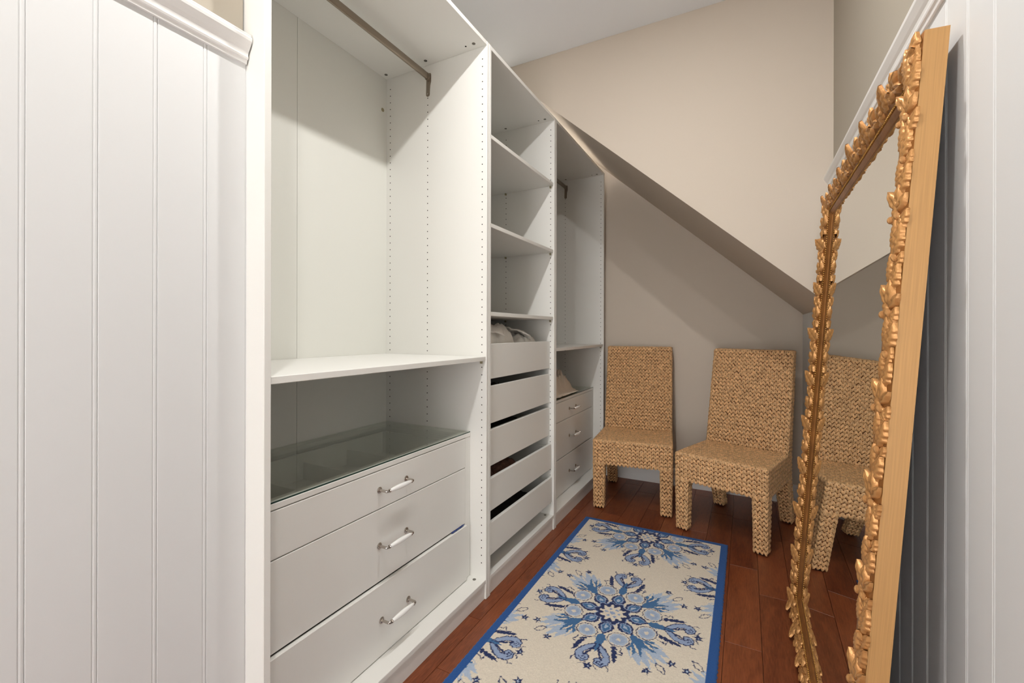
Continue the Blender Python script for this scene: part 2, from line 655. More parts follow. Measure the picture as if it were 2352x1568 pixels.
def clothes_rail(root, ya, yb):
    xr, zr = X0 - 0.310, 2.292
    m = MB()
    n = 20
    poly = []
    for i in range(n):
        t = 2 * math.pi * i / n
        c, s = math.cos(t), math.sin(t)
        poly.append((xr + 0.0075 * math.copysign(abs(c) ** 0.6, c), zr + 0.015 * math.copysign(abs(s) ** 0.8, s)))
    m.prism(poly, ya + T + 0.002, yb - T - 0.002, 'y')
    rail = m.obj('clothes_rail', 'rail_metal', root, smooth=False)
    for y, s in ((ya + T, 1), (yb - T, -1)):
        b = MB()
        pts = [(xr + 0.011, zr + 0.016), (xr - 0.011, zr + 0.016), (xr - 0.013, zr - 0.075)]
        for k in range(7):
            a = math.pi + math.pi * k / 6
            pts.append((xr - 0.003 + 0.010 * math.cos(a), zr - 0.080 + 0.008 * math.sin(a)))
        pts += [(xr + 0.007, zr - 0.068), (xr + 0.009, zr - 0.040), (xr + 0.014, zr - 0.022), (xr + 0.014, zr + 0.010)]
        b.prism(pts, min(y, y + s * 0.0025), max(y, y + s * 0.0025), 'y')
        cup = [(xr + 0.012 * math.cos(t), zr + 0.018 * math.sin(t) - 0.002) for t in [2 * math.pi * q / 16 for q in range(16)]]
        b.prism(cup, min(y, y + s * 0.014), max(y, y + s * 0.014), 'y')
        b.obj('rail_bracket', 'rail_metal', rail)
        MB().tube((xr - 0.003, y + s * 0.0026, zr - 0.077), (xr - 0.003, y + s * 0.0042, zr - 0.077), 0.004, 10).obj('rail_screw', 'nickel', rail)


def glass_unit(root, ya, yb, open3=0.010):
    """three drawers below a glass-topped frame"""
    fa, fb = ya + T + 0.041, yb - T - 0.041
    for a, b in ((ya + T + 0.0005, fa), (fb, yb - T - 0.0005)):
        board('filler_strip', (XD - 0.45, a, 0.085), (XD - 0.002, b, 0.683), 'laminate', root)
    # frame that carries the glass
    z0, z1 = 0.684, 0.700
    fr = board('glass_frame', (XD - 0.040, ya + T + 0.001, z0), (XD, yb - T - 0.001, z1), 'laminate', root)
    for lo, hi in (((X0 - DI + 0.001, ya + T + 0.001, z0), (X0 - DI + 0.041, yb - T - 0.001, z1)),
                   ((X0 - DI + 0.041, ya + T + 0.001, z0), (XD - 0.040, ya + T + 0.041, z1)),
                   ((X0 - DI + 0.041, yb - T - 0.041, z0), (XD - 0.040, yb - T - 0.001, z1))):
        board('glass_frame', lo, hi, 'laminate', root)
    gl = MB().box((X0 - DI + 0.003, ya + T + 0.002, z1 + 0.0002), (XD - 0.003, yb - T - 0.002, z1 + 0.0042)).obj('glass_top', 'glass', root)
    MB().box((XD - 0.003, ya + T + 0.002, z1 + 0.0002), (XD - 0.0018, yb - T - 0.002, z1 + 0.0042)).obj('glass_edge', 'glass_edge', gl)
    yc = (ya + yb) / 2 + 0.006
    for k, (za, zb, out) in enumerate(((0.559, 0.681, 0.0), (0.323, 0.556, 0.0), (0.087, 0.317, open3))):
        x = XD + out
        d = board('drawer', (x - 0.016, fa + 0.0015, za), (x, fb - 0.0015, zb), 'laminate', root, 0.0014)
        handle(d, yc, (za + zb) / 2, x)
        m = MB()
        h = min(zb - 0.012, za + 0.14)
        xa_, xb_ = X0 - DI + 0.03, x - 0.0165
        m.box((xa_, fa + 0.012, za + 0.006), (xb_, fa + 0.026, h))
        m.box((xa_, fb - 0.026, za + 0.006), (xb_, fb - 0.012, h))
        m.box((xa_, fa + 0.026, za + 0.006), (xa_ + 0.012, fb - 0.026, h))
        m.box((xa_ + 0.012, fa + 0.026, za + 0.006), (xb_, fb - 0.026, za + 0.012))
        m.obj('drawer_box', 'laminate', d)
        if k == 0:
            for q in range(1, 4):
                y = fa + 0.026 + (fb - fa - 0.052) * q / 4
                board('divider', (xa_ + 0.013, y - 0.004, za + 0.0125), (xb_ - 0.001, y + 0.004, za + 0.075), 'laminate', d)


wa = Y1 - 1.0
W1 = empty('wardrobe', (X0 - 0.29, Y1 - 0.5, 0))
tag(W1, 'wide open white wardrobe nearest the left beadboard wall, with empty hanging space above a shelf', 'wardrobe', 'open white wardrobes')
carcass(W1, wa, Y1)
clothes_rail(W1, wa, Y1)
shelf(W1, wa + T, Y1 - T, 1.028)
glass_unit(W1, wa, Y1)
# cover plug near the top of the back
MB().tube((X0 - DI, Y1 - 0.045, 2.19), (X0 - DI + 0.0012, Y1 - 0.045, 2.19), 0.009, 14).obj('cover_cap', 'peg', W1)

W2 = empty('wardrobe', (X0 - 0.29, Y1 + 0.375, 0))
tag(W2, 'narrow middle white wardrobe with three shelves over five handleless drawers', 'wardrobe', 'open white wardrobes')
ya, yb = Y1 + 0.0005, Y1 + 0.75
carcass(W2, ya, yb)
for z in (1.988, 1.604, 1.220):
    shelf(W2, ya + T, yb - T, z, 0.006)
DR = []
for zt, hh, out in ((1.080, 0.155, 0.0), (0.893, 0.165, 0.0), (0.700, 0.160, 0.0), (0.492, 0.142, 0.012), (0.302, 0.142, 0.016)):
    x = X0 - 0.026 + out
    g = 0.006
    d = board('drawer', (x - 0.016, ya + T + g, zt - hh), (x, yb - T - g, zt), 'laminate', W2, 0.0014)
    m = MB()
    xa_, xb_ = X0 - DI + 0.03, x - 0.0165
    zb = zt - hh + 0.012
    h = zt - 0.012
    m.box((xa_, ya + T + 0.014, zb), (xb_, ya + T + 0.026, h))
    m.box((xa_, yb - T - 0.026, zb), (xb_, yb - T - 0.014, h))
    m.box((xa_, ya + T + 0.026, zb), (xa_ + 0.012, yb - T - 0.026, h))
    m.box((xa_ + 0.012, ya + T + 0.026, zb), (xb_, yb - T - 0.026, zb + 0.006))
    m.obj('drawer_box', 'laminate', d)
    for y0_, y1_ in ((ya + T + 0.001, ya + T + 0.012), (yb - T - 0.012, yb - T - 0.001)):
        MB().box((X0 - 0.5, y0_, zb + 0.002), (X0 - 0.045, y1_, zb + 0.032)).obj('runner', 'cam_metal', d)
    DR.append((zt, hh, x, zb + 0.006))

W3 = empty('wardrobe', (X0 - 0.29, Y1 + 1.25, 0))
tag(W3, 'farthest wide white wardrobe under the sloping ceiling, crumpled beige cloth on its glass top', 'wardrobe', 'open white wardrobes')
carcass(W3, Y1 + 0.7505, Y1 + 1.75)
clothes_rail(W3, Y1 + 0.7505, Y1 + 1.75)
shelf(W3, Y1 + 0.7505 + T, Y1 + 1.75 - T, 1.038)
glass_unit(W3, Y1 + 0.7505, Y1 + 1.75, 0.0)


# ---------------------------------------------------------------- cloth things
def fbm(x, y, z=0.0):
    return noise.fractal(Vector((x, y, z)), 0.6, 2.1, 4)


def cloth_pile(name, material, loc, rotz, hfun, nx, ny, sx, sy, thick=0.004):
    """draped cloth: height field over an sx by sy patch, closed below"""
    vs, fs = [], []
    for j in range(ny + 1):
        for i in range(nx + 1):
            u, v = i / nx, j / ny
            x, y, z = hfun(u, v)
            vs.append((x * sx, y * sy, z))
    for j in range(ny):
        for i in range(nx):
            a = j * (nx + 1) + i
            fs.append((a, a + 1, a + nx + 2, a + nx + 1))
    me = bpy.data.meshes.new(name)
    me.from_pydata(vs, [], fs)
    me.materials.append(MATS[material])
    me.shade_smooth()
    o = bpy.data.objects.new(name, me)
    md = o.modifiers.new('thickness', 'SOLIDIFY')
    md.thickness = thick
    md.offset = 1
    o.location = loc
    o.rotation_euler = (0, 0, rotz)
    return link(o)


def fold_slab(name, material, loc, rotz, L, Wd, Hh, seed, layers=3):
    """a folded garment: rounded slab with layered edges, sagging and wrinkled"""
    nx, ny = 44, 30
    vs, fs = [], []

    def P(u, v, side):
        # superellipse plan
        x, y = (u - 0.5) * 2, (v - 0.5) * 2
        ex = 1 - abs(x) ** 8
        ey = 1 - abs(y) ** 5
        e = max(0.0, ex * ey) ** 0.45
        wr = 0.012 * fbm(x * 2.2 + seed, y * 3.1, seed) + 0.005 * fbm(x * 6 + seed, y * 5, 2.0)
        wr += 0.014 * (1 - min(1.0, 3.0 * abs(fbm(x * 1.3 + y * 0.8 + seed, y * 1.9, seed + 3)))) - 0.012 * (1 - min(1.0, 4.0 * abs(fbm(x * 0.9, y * 2.4 + x, seed + 8))))
        edge = 0.010 * fbm(x * 1.7, y * 1.7, seed + 5)
        px, py = x * L / 2 + edge, y * Wd / 2 + edge * 0.6
        if side > 0:
            return (px, py, Hh * (0.12 + 0.88 * e) + wr * e + 0.018 * e * math.sin(1.6 * x + seed) * math.cos(1.2 * y))
        return (px * 0.97, py * 0.97, 0.0)
    for side in (1, 0):
        for j in range(ny + 1):
            for i in range(nx + 1):
                vs.append(P(i / nx, j / ny, side))
    N = (nx + 1) * (ny + 1)
    for s in (0, 1):
        for j in range(ny):
            for i in range(nx):
                a = s * N + j * (nx + 1) + i
                q = (a, a + 1, a + nx + 2, a + nx + 1)
                fs.append(q if s == 0 else q[::-1])
    rim = [i for i in range(nx + 1)] + [(j * (nx + 1) + nx) for j in range(1, ny + 1)] + \
          [ny * (nx + 1) + i for i in range(nx - 1, -1, -1)] + [j * (nx + 1) for j in range(ny - 1, 0, -1)]
    for k in range(len(rim)):
        a, b = rim[k], rim[(k + 1) % len(rim)]
        fs.append((b, a, a + N, b + N))
    me = bpy.data.meshes.new(name)
    me.from_pydata(vs, [], fs)
    me.materials.append(MATS[material])
    me.shade_smooth()
    o = bpy.data.objects.new(name, me)
    o.location = loc
    o.rotation_euler = (0, 0, rotz)
    return link(o)


zt, hh, xf, zb = DR[0]
g1 = fold_slab('folded_shirt', 'linen', (X0 - 0.232, Y1 + 0.240, zb + 0.001), 0.03, 0.335, 0.36, 0.210, 1.3)
tag(g1, 'taller folded white linen shirt heaped in the top drawer of the middle wardrobe', 'shirt')
# collar flap lying on it
fl = cloth_pile('collar', 'linen', (0, 0, 0), 0, lambda u, v: (
    (u - 0.5) * 0.9, (v - 0.5) * (0.7 - 0.25 * abs(u - 0.5)),
    0.228 + 0.022 * math.sin(math.pi * v) - 0.06 * (u - 0.5) ** 2 + 0.006 * fbm(u * 4, v * 4, 9)), 24, 14, 0.20, 0.26, 0.006)
fl.parent = g1
fl.rotation_euler = (0.10, 0.10, 0.7)
fl.location = (0.045, -0.035, -0.026)
g2 = fold_slab('folded_shirt', 'linen', (X0 - 0.235, Y1 + 0.570, zb + 0.001), -0.02, 0.345, 0.22, 0.185, 4.1)
fl2 = cloth_pile('collar', 'linen', (0.07, -0.135, -0.012), 0, lambda u, v: (
    (u - 0.5) * 0.9, (v - 0.5) * (0.8 - 0.3 * abs(u - 0.5)),
    0.205 + 0.016 * math.sin(math.pi * v) - 0.07 * (u - 0.5) ** 2 + 0.008 * fbm(u * 4, v * 4, 5)), 24, 14, 0.24, 0.20, 0.006)
fl2.parent = g2
fl2.rotation_euler = (-0.42, 0.12, 0.25)
tag(g2, 'lower folded white linen garment at the right of the middle wardrobe top drawer', 'shirt')


# fur throw in the fourth drawer: tufted mound
zt4, hh4, xf4, zb4 = DR[3]
fur_root = fold_slab('fur_throw', 'fur', (X0 - 0.235, Y1 + 0.26, zb4 + 0.001), 0.0, 0.37, 0.36, 0.112, 7.7)
tag(fur_root, 'shaggy reddish-brown fur throw in the fourth drawer of the middle wardrobe', 'fur throw')
m = MB()
for k in range(2600):
    u, v = random.uniform(-0.17, 0.17), random.uniform(-0.165, 0.165)
    z = 0.100 * max(0.05, (1 - abs(u / 0.185) ** 5) * (1 - abs(v / 0.18) ** 5)) ** 0.45 + 0.003
    a = fbm(u * 8, v * 8) * 3 + 0.6
    L = random.uniform(0.018, 0.034)
    d = Vector((math.cos(a) * L, math.sin(a) * L, random.uniform(0.0, 0.012)))
    p = Vector((u, v, z))
    s = Vector((-d.y, d.x, 0)).normalized() * 0.0016
    m.add([p - s, p + s, p + d * 0.6 + Vector((0, 0, 0.004)), p + d], [(0, 1, 2), (0, 2, 3), (1, 3, 2)])
fo = bpy.data.objects.new('fur_pile', m.mesh('fur_pile', 'fur'))
link(fo, fur_root)
fo['kind'] = 'stuff'
# dark things in the other open drawers
for k, (dk, matn, name, lab) in enumerate((
        (1, 'brown_cloth', 'folded_cloth', 'dark brown folded cloth in the second drawer of the middle wardrobe'),
        (2, 'dark_cloth', 'folded_cloth', 'black folded cloth in the third drawer of the middle wardrobe'),
        (4, 'dark_cloth', 'folded_cloth', 'black folded cloth in the lowest drawer of the middle wardrobe'))):
    zz = DR[dk]
    o = fold_slab(name, matn, (X0 - 0.24, Y1 + 0.34, zz[3] + 0.001), 0.0, 0.38, 0.52, 0.10, 10 + k * 3.0)
    tag(o, lab, 'cloth', 'dark cloths in the middle drawers')

# crumpled cloth on the far glass top


def heap(u, v):
    # u: depth (back 0 .. front 1), v: along the wardrobe (left 0 .. right 1)
    ridge = max(0.0, 1 - v ** 1.25) ** 0.85
    uc = 0.50 + 0.22 * v
    cross = math.exp(-abs((u - uc) / (0.40 - 0.16 * v)) ** 2.4)
    w = 0.040 * fbm(u * 3.2, v * 5.5, 3.3) + 0.024 * fbm(u * 9, v * 10, 1.7) + 0.030 * (1 - min(1.0, 3.5 * abs(fbm(u * 2.5 + v, v * 4, 4.4)))) - 0.010
    pleat = 0.020 * math.sin(17 * u + 9 * v + 3 * fbm(u * 2, v * 2, 8)) * (0.4 + v)
    edge = min(1.0, 5 * min(u, 1 - u) + 0.05) * min(1.0, 6 * (1 - v) + 0.08)
    hem = min(1.0, (1 - u) / 0.16) ** 0.6 * min(1.0, u / 0.10)
    z = 0.004 + max(0.0, 0.275 * ridge * cross + (w + pleat) * edge * (0.35 + 0.65 * cross)) * hem
    x = u + 0.04 * fbm(u * 3, v * 7, 6.1) * (1 - v) - 0.04 * v * (u - 0.62)
    y = v * (0.80 + 0.20 * cross) + 0.04 * fbm(u * 6, v * 2, 2.2) * v
    z += 0.012 * (1 + math.sin(34 * v + 4 * u)) * max(0, u - 0.72) * 3 * (1 - v) * hem
    return min(x, 1.0) - 0.5, y, max(0.003, z)


hp = cloth_pile('crumpled_cloth', 'linen_beige', (XD - 0.208, Y1 + 0.7505 + T + 0.006, 0.7055), 0, heap, 60, 110, 0.40, 0.74, 0.003)
tag(hp, 'crumpled beige linen cloth heaped on the glass top of the farthest wardrobe', 'cloth')

# scrap of blue cloth caught at the right end of the lowest near drawer
bm_ = cloth_pile('blue_cloth', 'blue_cloth', (XD - 0.003, Y1 - T - 0.041 - 0.10, 0.3195), 0, lambda u, v: (
    u - 0.5, v, 0.0006 + 0.0022 * abs(math.sin(9 * v + 3 * u)) * (0.3 + 0.7 * v)), 8, 26, 0.016, 0.085, 0.001)
tag(bm_, 'scrap of blue printed cloth caught above the lowest drawer of the nearest wardrobe', 'cloth')


# ---------------------------------------------------------------- rug
def point_in(poly, X, Y):
    res = np.zeros(X.shape, bool)
    n = len(poly)
    for i in range(n):
        x1, y1 = poly[i]
        x2, y2 = poly[(i + 1) % n]
        if y1 == y2:
            continue
        c = ((y1 > Y) != (y2 > Y)) & (X < (x2 - x1) * (Y - y1) / (y2 - y1) + x1)
        res ^= c
    return res


def dist_poly(poly, X, Y, closed=True):
    D = np.full(X.shape, 9.0)
    n = len(poly)
    for i in range(n if closed else n - 1):
        x1, y1 = poly[i]
        x2, y2 = poly[(i + 1) % n]
        dx, dy = x2 - x1, y2 - y1
        L = dx * dx + dy * dy + 1e-12
        t = np.clip(((X - x1) * dx + (Y - y1) * dy) / L, 0, 1)
        D = np.minimum(D, np.hypot(X - x1 - t * dx, Y - y1 - t * dy))
    return D


CREAM, NAVY, BLUE, PERI, PALE, BORD = [np.array(srgb(*c)[:3]) for c in
                                      ((220, 210, 193), (38, 50, 92), (66, 108, 152), (146, 163, 194), (170, 185, 205), (40, 84, 146))]


def leafpoly(L, w, n=8, p=1.0):
    t = np.linspace(0, 1, n)
    a = [(L * k, w * math.sin(math.pi * k ** p)) for k in t]
    b = [(L * k, -w * math.sin(math.pi * k ** p)) for k in t[::-1][1:-1]]
    return a + b


def shift(poly, dx, dy, ang=0.0, sc=1.0):
    c, s = math.cos(ang), math.sin(ang)
    return [(dx + sc * (x * c - y * s), dy + sc * (x * s + y * c)) for x, y in poly]


def star5(r):
    return [(r * (1 if k % 2 == 0 else 0.42) * math.cos(math.pi * k / 5), r * (1 if k % 2 == 0 else 0.42) * math.sin(math.pi * k / 5)) for k in range(10)]


def medallion(X, Y, C):
    """paint one medallion; X, Y are offsets from its centre (1-D arrays), C the colours"""
    R = np.hypot(X, Y)
    A = np.arctan2(Y, X)

    def paint(mask, col):
        C[mask] = col

    # fold to the nearest axis arm and to the nearest diagonal arm
    ka = np.round(A / (math.pi / 2)) * (math.pi / 2)
    ax, ay = R * np.cos(A - ka), R * np.sin(A - ka)
    kd = np.round((A - math.pi / 4) / (math.pi / 2)) * (math.pi / 2) + math.pi / 4
    dx, dy = R * np.cos(A - kd), R * np.sin(A - kd)
    ay_ = np.abs(ay)
    dy_ = np.abs(dy)
    # diagonal feathers: pale outer leaf then blue inner leaf, with lobes
    for L0, wd, col, spread, sc in ((0.175, 0.020, PALE, 0.62, 1.0), (0.130, 0.019, BLUE, 0.85, 0.86)):
        for q, ang in enumerate((0.0, 0.30, 0.62, 0.98)):
            if col is BLUE and q == 0:
                continue
            pl = shift(leafpoly(L0 * (1.0, 0.95, 0.80, 0.56)[q] * sc, wd * (0.75, 0.8, 0.8, 0.7)[q]), 0.135 + 0.008 * q, 0.004 * q, ang * spread)
            paint(point_in(pl, dx, dy_), col)
    paint(point_in(shift(leafpoly(0.085, 0.020), 0.128, 0.0), dx, dy_), BLUE)
    for q, ang in enumerate((0.24, 0.6)):
        paint(point_in(shift(leafpoly(0.06, 0.0042), 0.178 + 0.008 * q, 0.018 + 0.014 * q, ang), dx, dy_), CREAM)
    paint(point_in(shift(leafpoly(0.07, 0.004), 0.215, 0.0, 0), dx, dy_), CREAM)
    # small outlined leaf and a pair of stars at the tip
    lf = shift(leafpoly(0.052, 0.011), 0.283, 0.0)
    paint(point_in(lf, dx, dy_), CREAM)
    paint(dist_poly(lf, dx, dy_) < 0.0016, NAVY)
    st = shift(star5(0.0195), 0.302, 0.050, 0.3)
    paint(point_in(st, dx, dy_), NAVY)
    paint(np.hypot(dx - 0.302, dy_ - 0.050) < 0.0034, PALE)
    # axis arms: blue spade, striped leaves, paired scrolls, star
    sp = [(0.135, 0), (0.150, 0.016), (0.172, 0.040), (0.170, 0.016), (0.215, 0.010), (0.245, 0.0)]
    paint(point_in(sp + [(x, -y) for x, y in sp[::-1][1:-1]], ax, ay_), BLUE)
    for q in range(5):
        s1 = shift(leafpoly(0.046 - 0.004 * abs(q - 2), 0.0058), 0.180 + 0.0135 * q, 0.040 + 0.005 * q, 0.95 - 0.12 * q)
        paint(point_in(s1, ax, ay_), NAVY)
    for q in range(3):
        s1 = shift(leafpoly(0.022, 0.0024), 0.182 + 0.020 * q, 0.078 - 0.002 * q, 0.2 + 0.9 * q)
        paint(point_in(s1, ax, ay_), NAVY)
    scroll = [(0.198, 0.005), (0.216, 0.030), (0.238, 0.049), (0.264, 0.061), (0.288, 0.058), (0.304, 0.043), (0.306, 0.026), (0.296, 0.013), (0.281, 0.009),
              (0.270, 0.015), (0.267, 0.026), (0.274, 0.034), (0.258, 0.034), (0.242, 0.024), (0.224, 0.010)]
    paint(point_in(scroll, ax, ay_), PERI)
    paint(dist_poly(scroll, ax, ay_) < 0.0020, NAVY)
    curl = [(0.285, 0.043), (0.296, 0.034), (0.293, 0.022), (0.283, 0.021), (0.280, 0.030), (0.286, 0.032)]
    paint(dist_poly(curl, ax, ay_, False) < 0.0017, NAVY)
    tail = [(0.292, 0.056), (0.304, 0.066), (0.314, 0.064)]
    paint(dist_poly(tail, ax, ay_, False) < 0.0018, NAVY)
    tail = [(0.302, 0.012), (0.312, 0.020), (0.322, 0.034)]
    paint(dist_poly(tail, ax, ay_, False) < 0.0014, NAVY)
    for q in range(4):
        s1 = shift(leafpoly(0.026, 0.0042), 0.218 + 0.012 * q, 0.0050 + 0.0055 * q, 0.42)
        paint(point_in(s1, ax, ay_), NAVY)
    st = shift(star5(0.021), 0.318, 0.0, 0.6)
    paint(point_in(st, ax, ay), NAVY)
    paint(np.hypot(ax - 0.318, ay) < 0.0036, PALE)
    # eight discs
    k8 = np.round((A - math.pi / 8) / (math.pi / 4)) * (math.pi / 4) + math.pi / 8
    cx, cy = R * np.cos(A - k8), R * np.sin(A - k8)
    rr = np.hypot((cx - 0.155) / 0.92, cy)
    paint(rr < 0.046, CREAM)
    paint((rr < 0.041) & (rr > 0.0378), NAVY)
    paint(rr < 0.033, PALE)
    paint((rr < 0.024) & (rr > 0.010), PERI * 0.6 + PALE * 0.4)
    paint(np.hypot(cx - 0.155, cy) < 0.0085, CREAM)
    for q in (-1, 1):
        s1 = shift(leafpoly(0.030, 0.0030), 0.172, q * 0.040, -q * 0.9)
        paint(point_in(s1, cx, cy), NAVY)
    # eight petals
    k8 = np.round(A / (math.pi / 4)) * (math.pi / 4)
    px, py = R * np.cos(A - k8), R * np.sin(A - k8)
    paint(point_in(shift(leafpoly(0.084, 0.030, 9, 0.85), 0.056, 0), px, py), NAVY)
    paint(point_in(shift(leafpoly(0.066, 0.0205, 9, 0.85), 0.066, 0), px, py), PERI)
    paint(point_in(shift(leafpoly(0.056, 0.0155, 9, 0.85), 0.071, 0), px, py), BLUE)
    paint(point_in(shift(leafpoly(0.026, 0.0075, 9, 0.85), 0.080, 0), px, py), PALE)
    # centre rosette
    sc = 0.060 + 0.007 * np.cos(10 * A)
    paint(R < sc + 0.010, PERI)
    paint(R < sc + 0.006, NAVY)
    paint(R < 0.045 + 0.009 * np.cos(10 * A + 0.3), CREAM)
    paint(R < 0.010, PERI)
    k6 = np.round(A / (math.pi / 3)) * (math.pi / 3)
    paint(np.hypot(R * np.cos(A - k6) - 0.025, R * np.sin(A - k6)) < 0.0065, PERI)


def build_rug():
    xl, xr_, yn, yf = -0.862, -0.081, 0.70, 2.615
    stp = 0.0024
    nx, ny = int((xr_ - xl) / stp), int((yf - yn) / stp)
    gx = np.linspace(xl, xr_, nx + 1)
    gy = np.linspace(yn, yf, ny + 1)
    X, Y = np.meshgrid(gx, gy)
    X = X.ravel()
    Y = Y.ravel()
    # slightly wavering hand-tufted outlines
    JX = X + 0.0016 * np.sin(Y * 310 + 2 * np.sin(X * 170)) + rng.normal(0, 0.0006, X.shape)
    JY = Y + 0.0016 * np.sin(X * 290 + 2 * np.sin(Y * 190)) + rng.normal(0, 0.0006, X.shape)
    C = np.tile(CREAM, (len(X), 1))
    cx0, cy0, px, py = -0.4695, 1.764, 0.548, 0.735
    for i in range(-1, 2):
        for j in range(-3, 3):
            cx = cx0 + i * px
            cy = cy0 + j * py + (py / 2 if i % 2 else 0)
            sel = np.where((np.abs(JX - cx) < 0.36) & (np.abs(JY - cy) < 0.36))[0]
            if len(sel) == 0:
                continue
            sub = C[sel]
            medallion(JX[sel] - cx, JY[sel] - cy, sub)
            C[sel] = sub
    bd = np.minimum(np.minimum(X - xl, xr_ - X), np.minimum(Y - yn, yf - Y))
    wob = 0.0325 + 0.001 * np.sin(Y * 120 + X * 90)
    C[bd < wob] = BORD
    C = C * (1 + rng.normal(0, 0.045, (len(X), 1)))
    Z = 0.0085 + rng.normal(0, 0.00028, X.shape) - 0.004 * np.clip(1 - bd / 0.006, 0, 1) ** 2
    # border yarns stray a little
    X = X + np.where(bd < 0.002, 0.0012 * np.sin(Y * 260) + rng.normal(0, 0.0006, X.shape), 0)
    N = len(X)
    xm, ym = (xl + xr_) / 2, (yn + yf) / 2
    co = np.stack([X - xm, Y - ym, Z], 1)
    # skirt
    W = nx + 1
    rim = np.concatenate([np.arange(W), np.arange(1, ny + 1) * W + nx, ny * W + np.arange(nx - 1, -1, -1), np.arange(ny - 1, 0, -1) * W])
    low = co[rim].copy()
    low[:, 2] = 0.0004
    co = np.concatenate([co, low])
    Cc = np.concatenate([C, C[rim]])
    I, J = np.meshgrid(np.arange(nx), np.arange(ny))
    a = (J * W + I).ravel()
    q = np.stack([a, a + 1, a + W + 1, a + W], 1)
    k = np.arange(len(rim))
    k2 = (k + 1) % len(rim)
    sq = np.stack([rim[k2], rim[k], N + k, N + k2], 1)
    q = np.concatenate([q, sq])
    me = bpy.data.meshes.new('rug')
    me.vertices.add(len(co))
    me.vertices.foreach_set('co', co.astype(np.float32).ravel())
    me.loops.add(q.size)
    me.loops.foreach_set('vertex_index', q.astype(np.int32).ravel())
    me.polygons.add(len(q))
    me.polygons.foreach_set('loop_start', (np.arange(len(q)) * 4).astype(np.int32))
    me.update(calc_edges=True)
    ca = me.color_attributes.new('pile', 'FLOAT_COLOR', 'POINT')
    rgba = np.concatenate([np.clip(Cc, 0, 1), np.ones((len(Cc), 1))], 1)
    ca.data.foreach_set('color', rgba.astype(np.float32).ravel())
    me.materials.append(MATS['rug'])
    me.validate()
    o = bpy.data.objects.new('rug', me)
    o.location = (xm, ym, 0)
    link(o)
    tag(o, 'cream runner rug with blue floral medallions and a solid blue border', 'rug')


build_rug()


# ---------------------------------------------------------------- woven chairs
def strand_mesh():
    st = [(-0.5, 0.0, 0.0), (-0.30, 0.80, 0.75), (0.0, 1.0, 1.0), (0.30, 0.80, 0.75), (0.5, 0.0, 0.0)]
    vs, fs = [(-0.5, 0, -0.1)], []
    for (t, w, h) in st[1:-1]:
        vs += [(t, -0.5 * w, -0.15), (t, -0.28 * w, 0.72 * h), (t, 0.28 * w, 0.72 * h), (t, 0.5 * w, -0.15)]
    vs.append((0.5, 0, -0.1))
    e = len(vs) - 1
    for k in range(3):
        fs.append((0, 1 + k + 1, 1 + k))
        fs.append((e, e - 4 + k, e - 3 + k))
    for s in range(2):
        for k in range(3):
            a = 1 + s * 4 + k
            fs.append((a, a + 1, a + 5, a + 4))
    return vs, fs


SV, SF = strand_mesh()


class Weave:
    """collects braid strands as (matrix) on quads; the largest become parts, the rest one mesh"""

    def __init__(self):
        self.items = []

    def face(self, o, ux, uy, w, h, prio=0, colw=0.0235, row=0.024, n=None, inset=0.0):
        """o: corner; ux, uy unit axes (columns run along uy); w,h sizes; normal = ux x uy"""
        o, ux, uy = Vector(o), Vector(ux).normalized(), Vector(uy).normalized()
        nn = ux.cross(uy).normalized()
        nc = max(1, round(w / colw))
        nr = max(1, round(h / row))
        cw, rh = w / nc, h / nr
        ang = math.radians(67)
        L = rh * 1.46
        for c in range(nc):
            for r_ in range(nr):
                for s in (-1, 1):
                    jx, jy = random.gauss(0, 0.0006), random.gauss(0, 0.0008)
                    p = o + ux * ((c + 0.5) * cw + s * cw * 0.25 + jx) + uy * ((r_ + 0.5) * rh + jy) + nn * random.uniform(-0.0006, 0.0010)
                    a = ang + random.gauss(0, 0.06)
                    d = ux * (-s * math.cos(a)) + uy * math.sin(a)      # pairs lean together at the top
                    wd = cw * 0.56 * random.uniform(0.9, 1.12)
                    t = nn.cross(d).normalized()
                    # the upper end stands proud, the lower end dives under the next row
                    d2 = (d + nn * random.uniform(0.10, 0.22)).normalized()
                    n2 = d2.cross(t).normalized()
                    self.items.append((prio + random.random() * 0.001, Matrix((
                        (d2.x * L, t.x * wd, n2.x * 0.0085, p.x),
                        (d2.y * L, t.y * wd, n2.y * 0.0085, p.y),
                        (d2.z * L, t.z * wd, n2.z * 0.0085, p.z), (0, 0, 0, 1)))))

    def build(self, root, n_single=300):
        self.items.sort(key=lambda q: -q[0])
        one = bpy.data.meshes.get('braid_strand')
        if one is None:
            one = bpy.data.meshes.new('braid_strand')
            one.from_pydata(SV, [], SF)
            one.materials.append(MATS['strand'])
            one.shade_smooth()
        for pr, mt in self.items[:n_single]:
            o = bpy.data.objects.new('braid_strand', one)
            o.matrix_local = mt
            link(o, root)
            o.matrix_local = mt
        rest = self.items[n_single:]
        base = np.array([list(v) + [1] for v in SV])
        allv = np.concatenate([(np.array(m_) @ base.T).T[:, :3] for _, m_ in rest])
        fs = []
        n = len(SV)
        for k in range(len(rest)):
            fs += [tuple(i + k * n for i in f) for f in SF]
        me = bpy.data.meshes.new('woven_cover')
        me.from_pydata(allv.tolist(), [], fs)
        me.materials.append(MATS['strand'])
        me.shade_smooth()
        o = bpy.data.objects.new('woven_cover', me)
        link(o, root)
        o['kind'] = 'stuff'


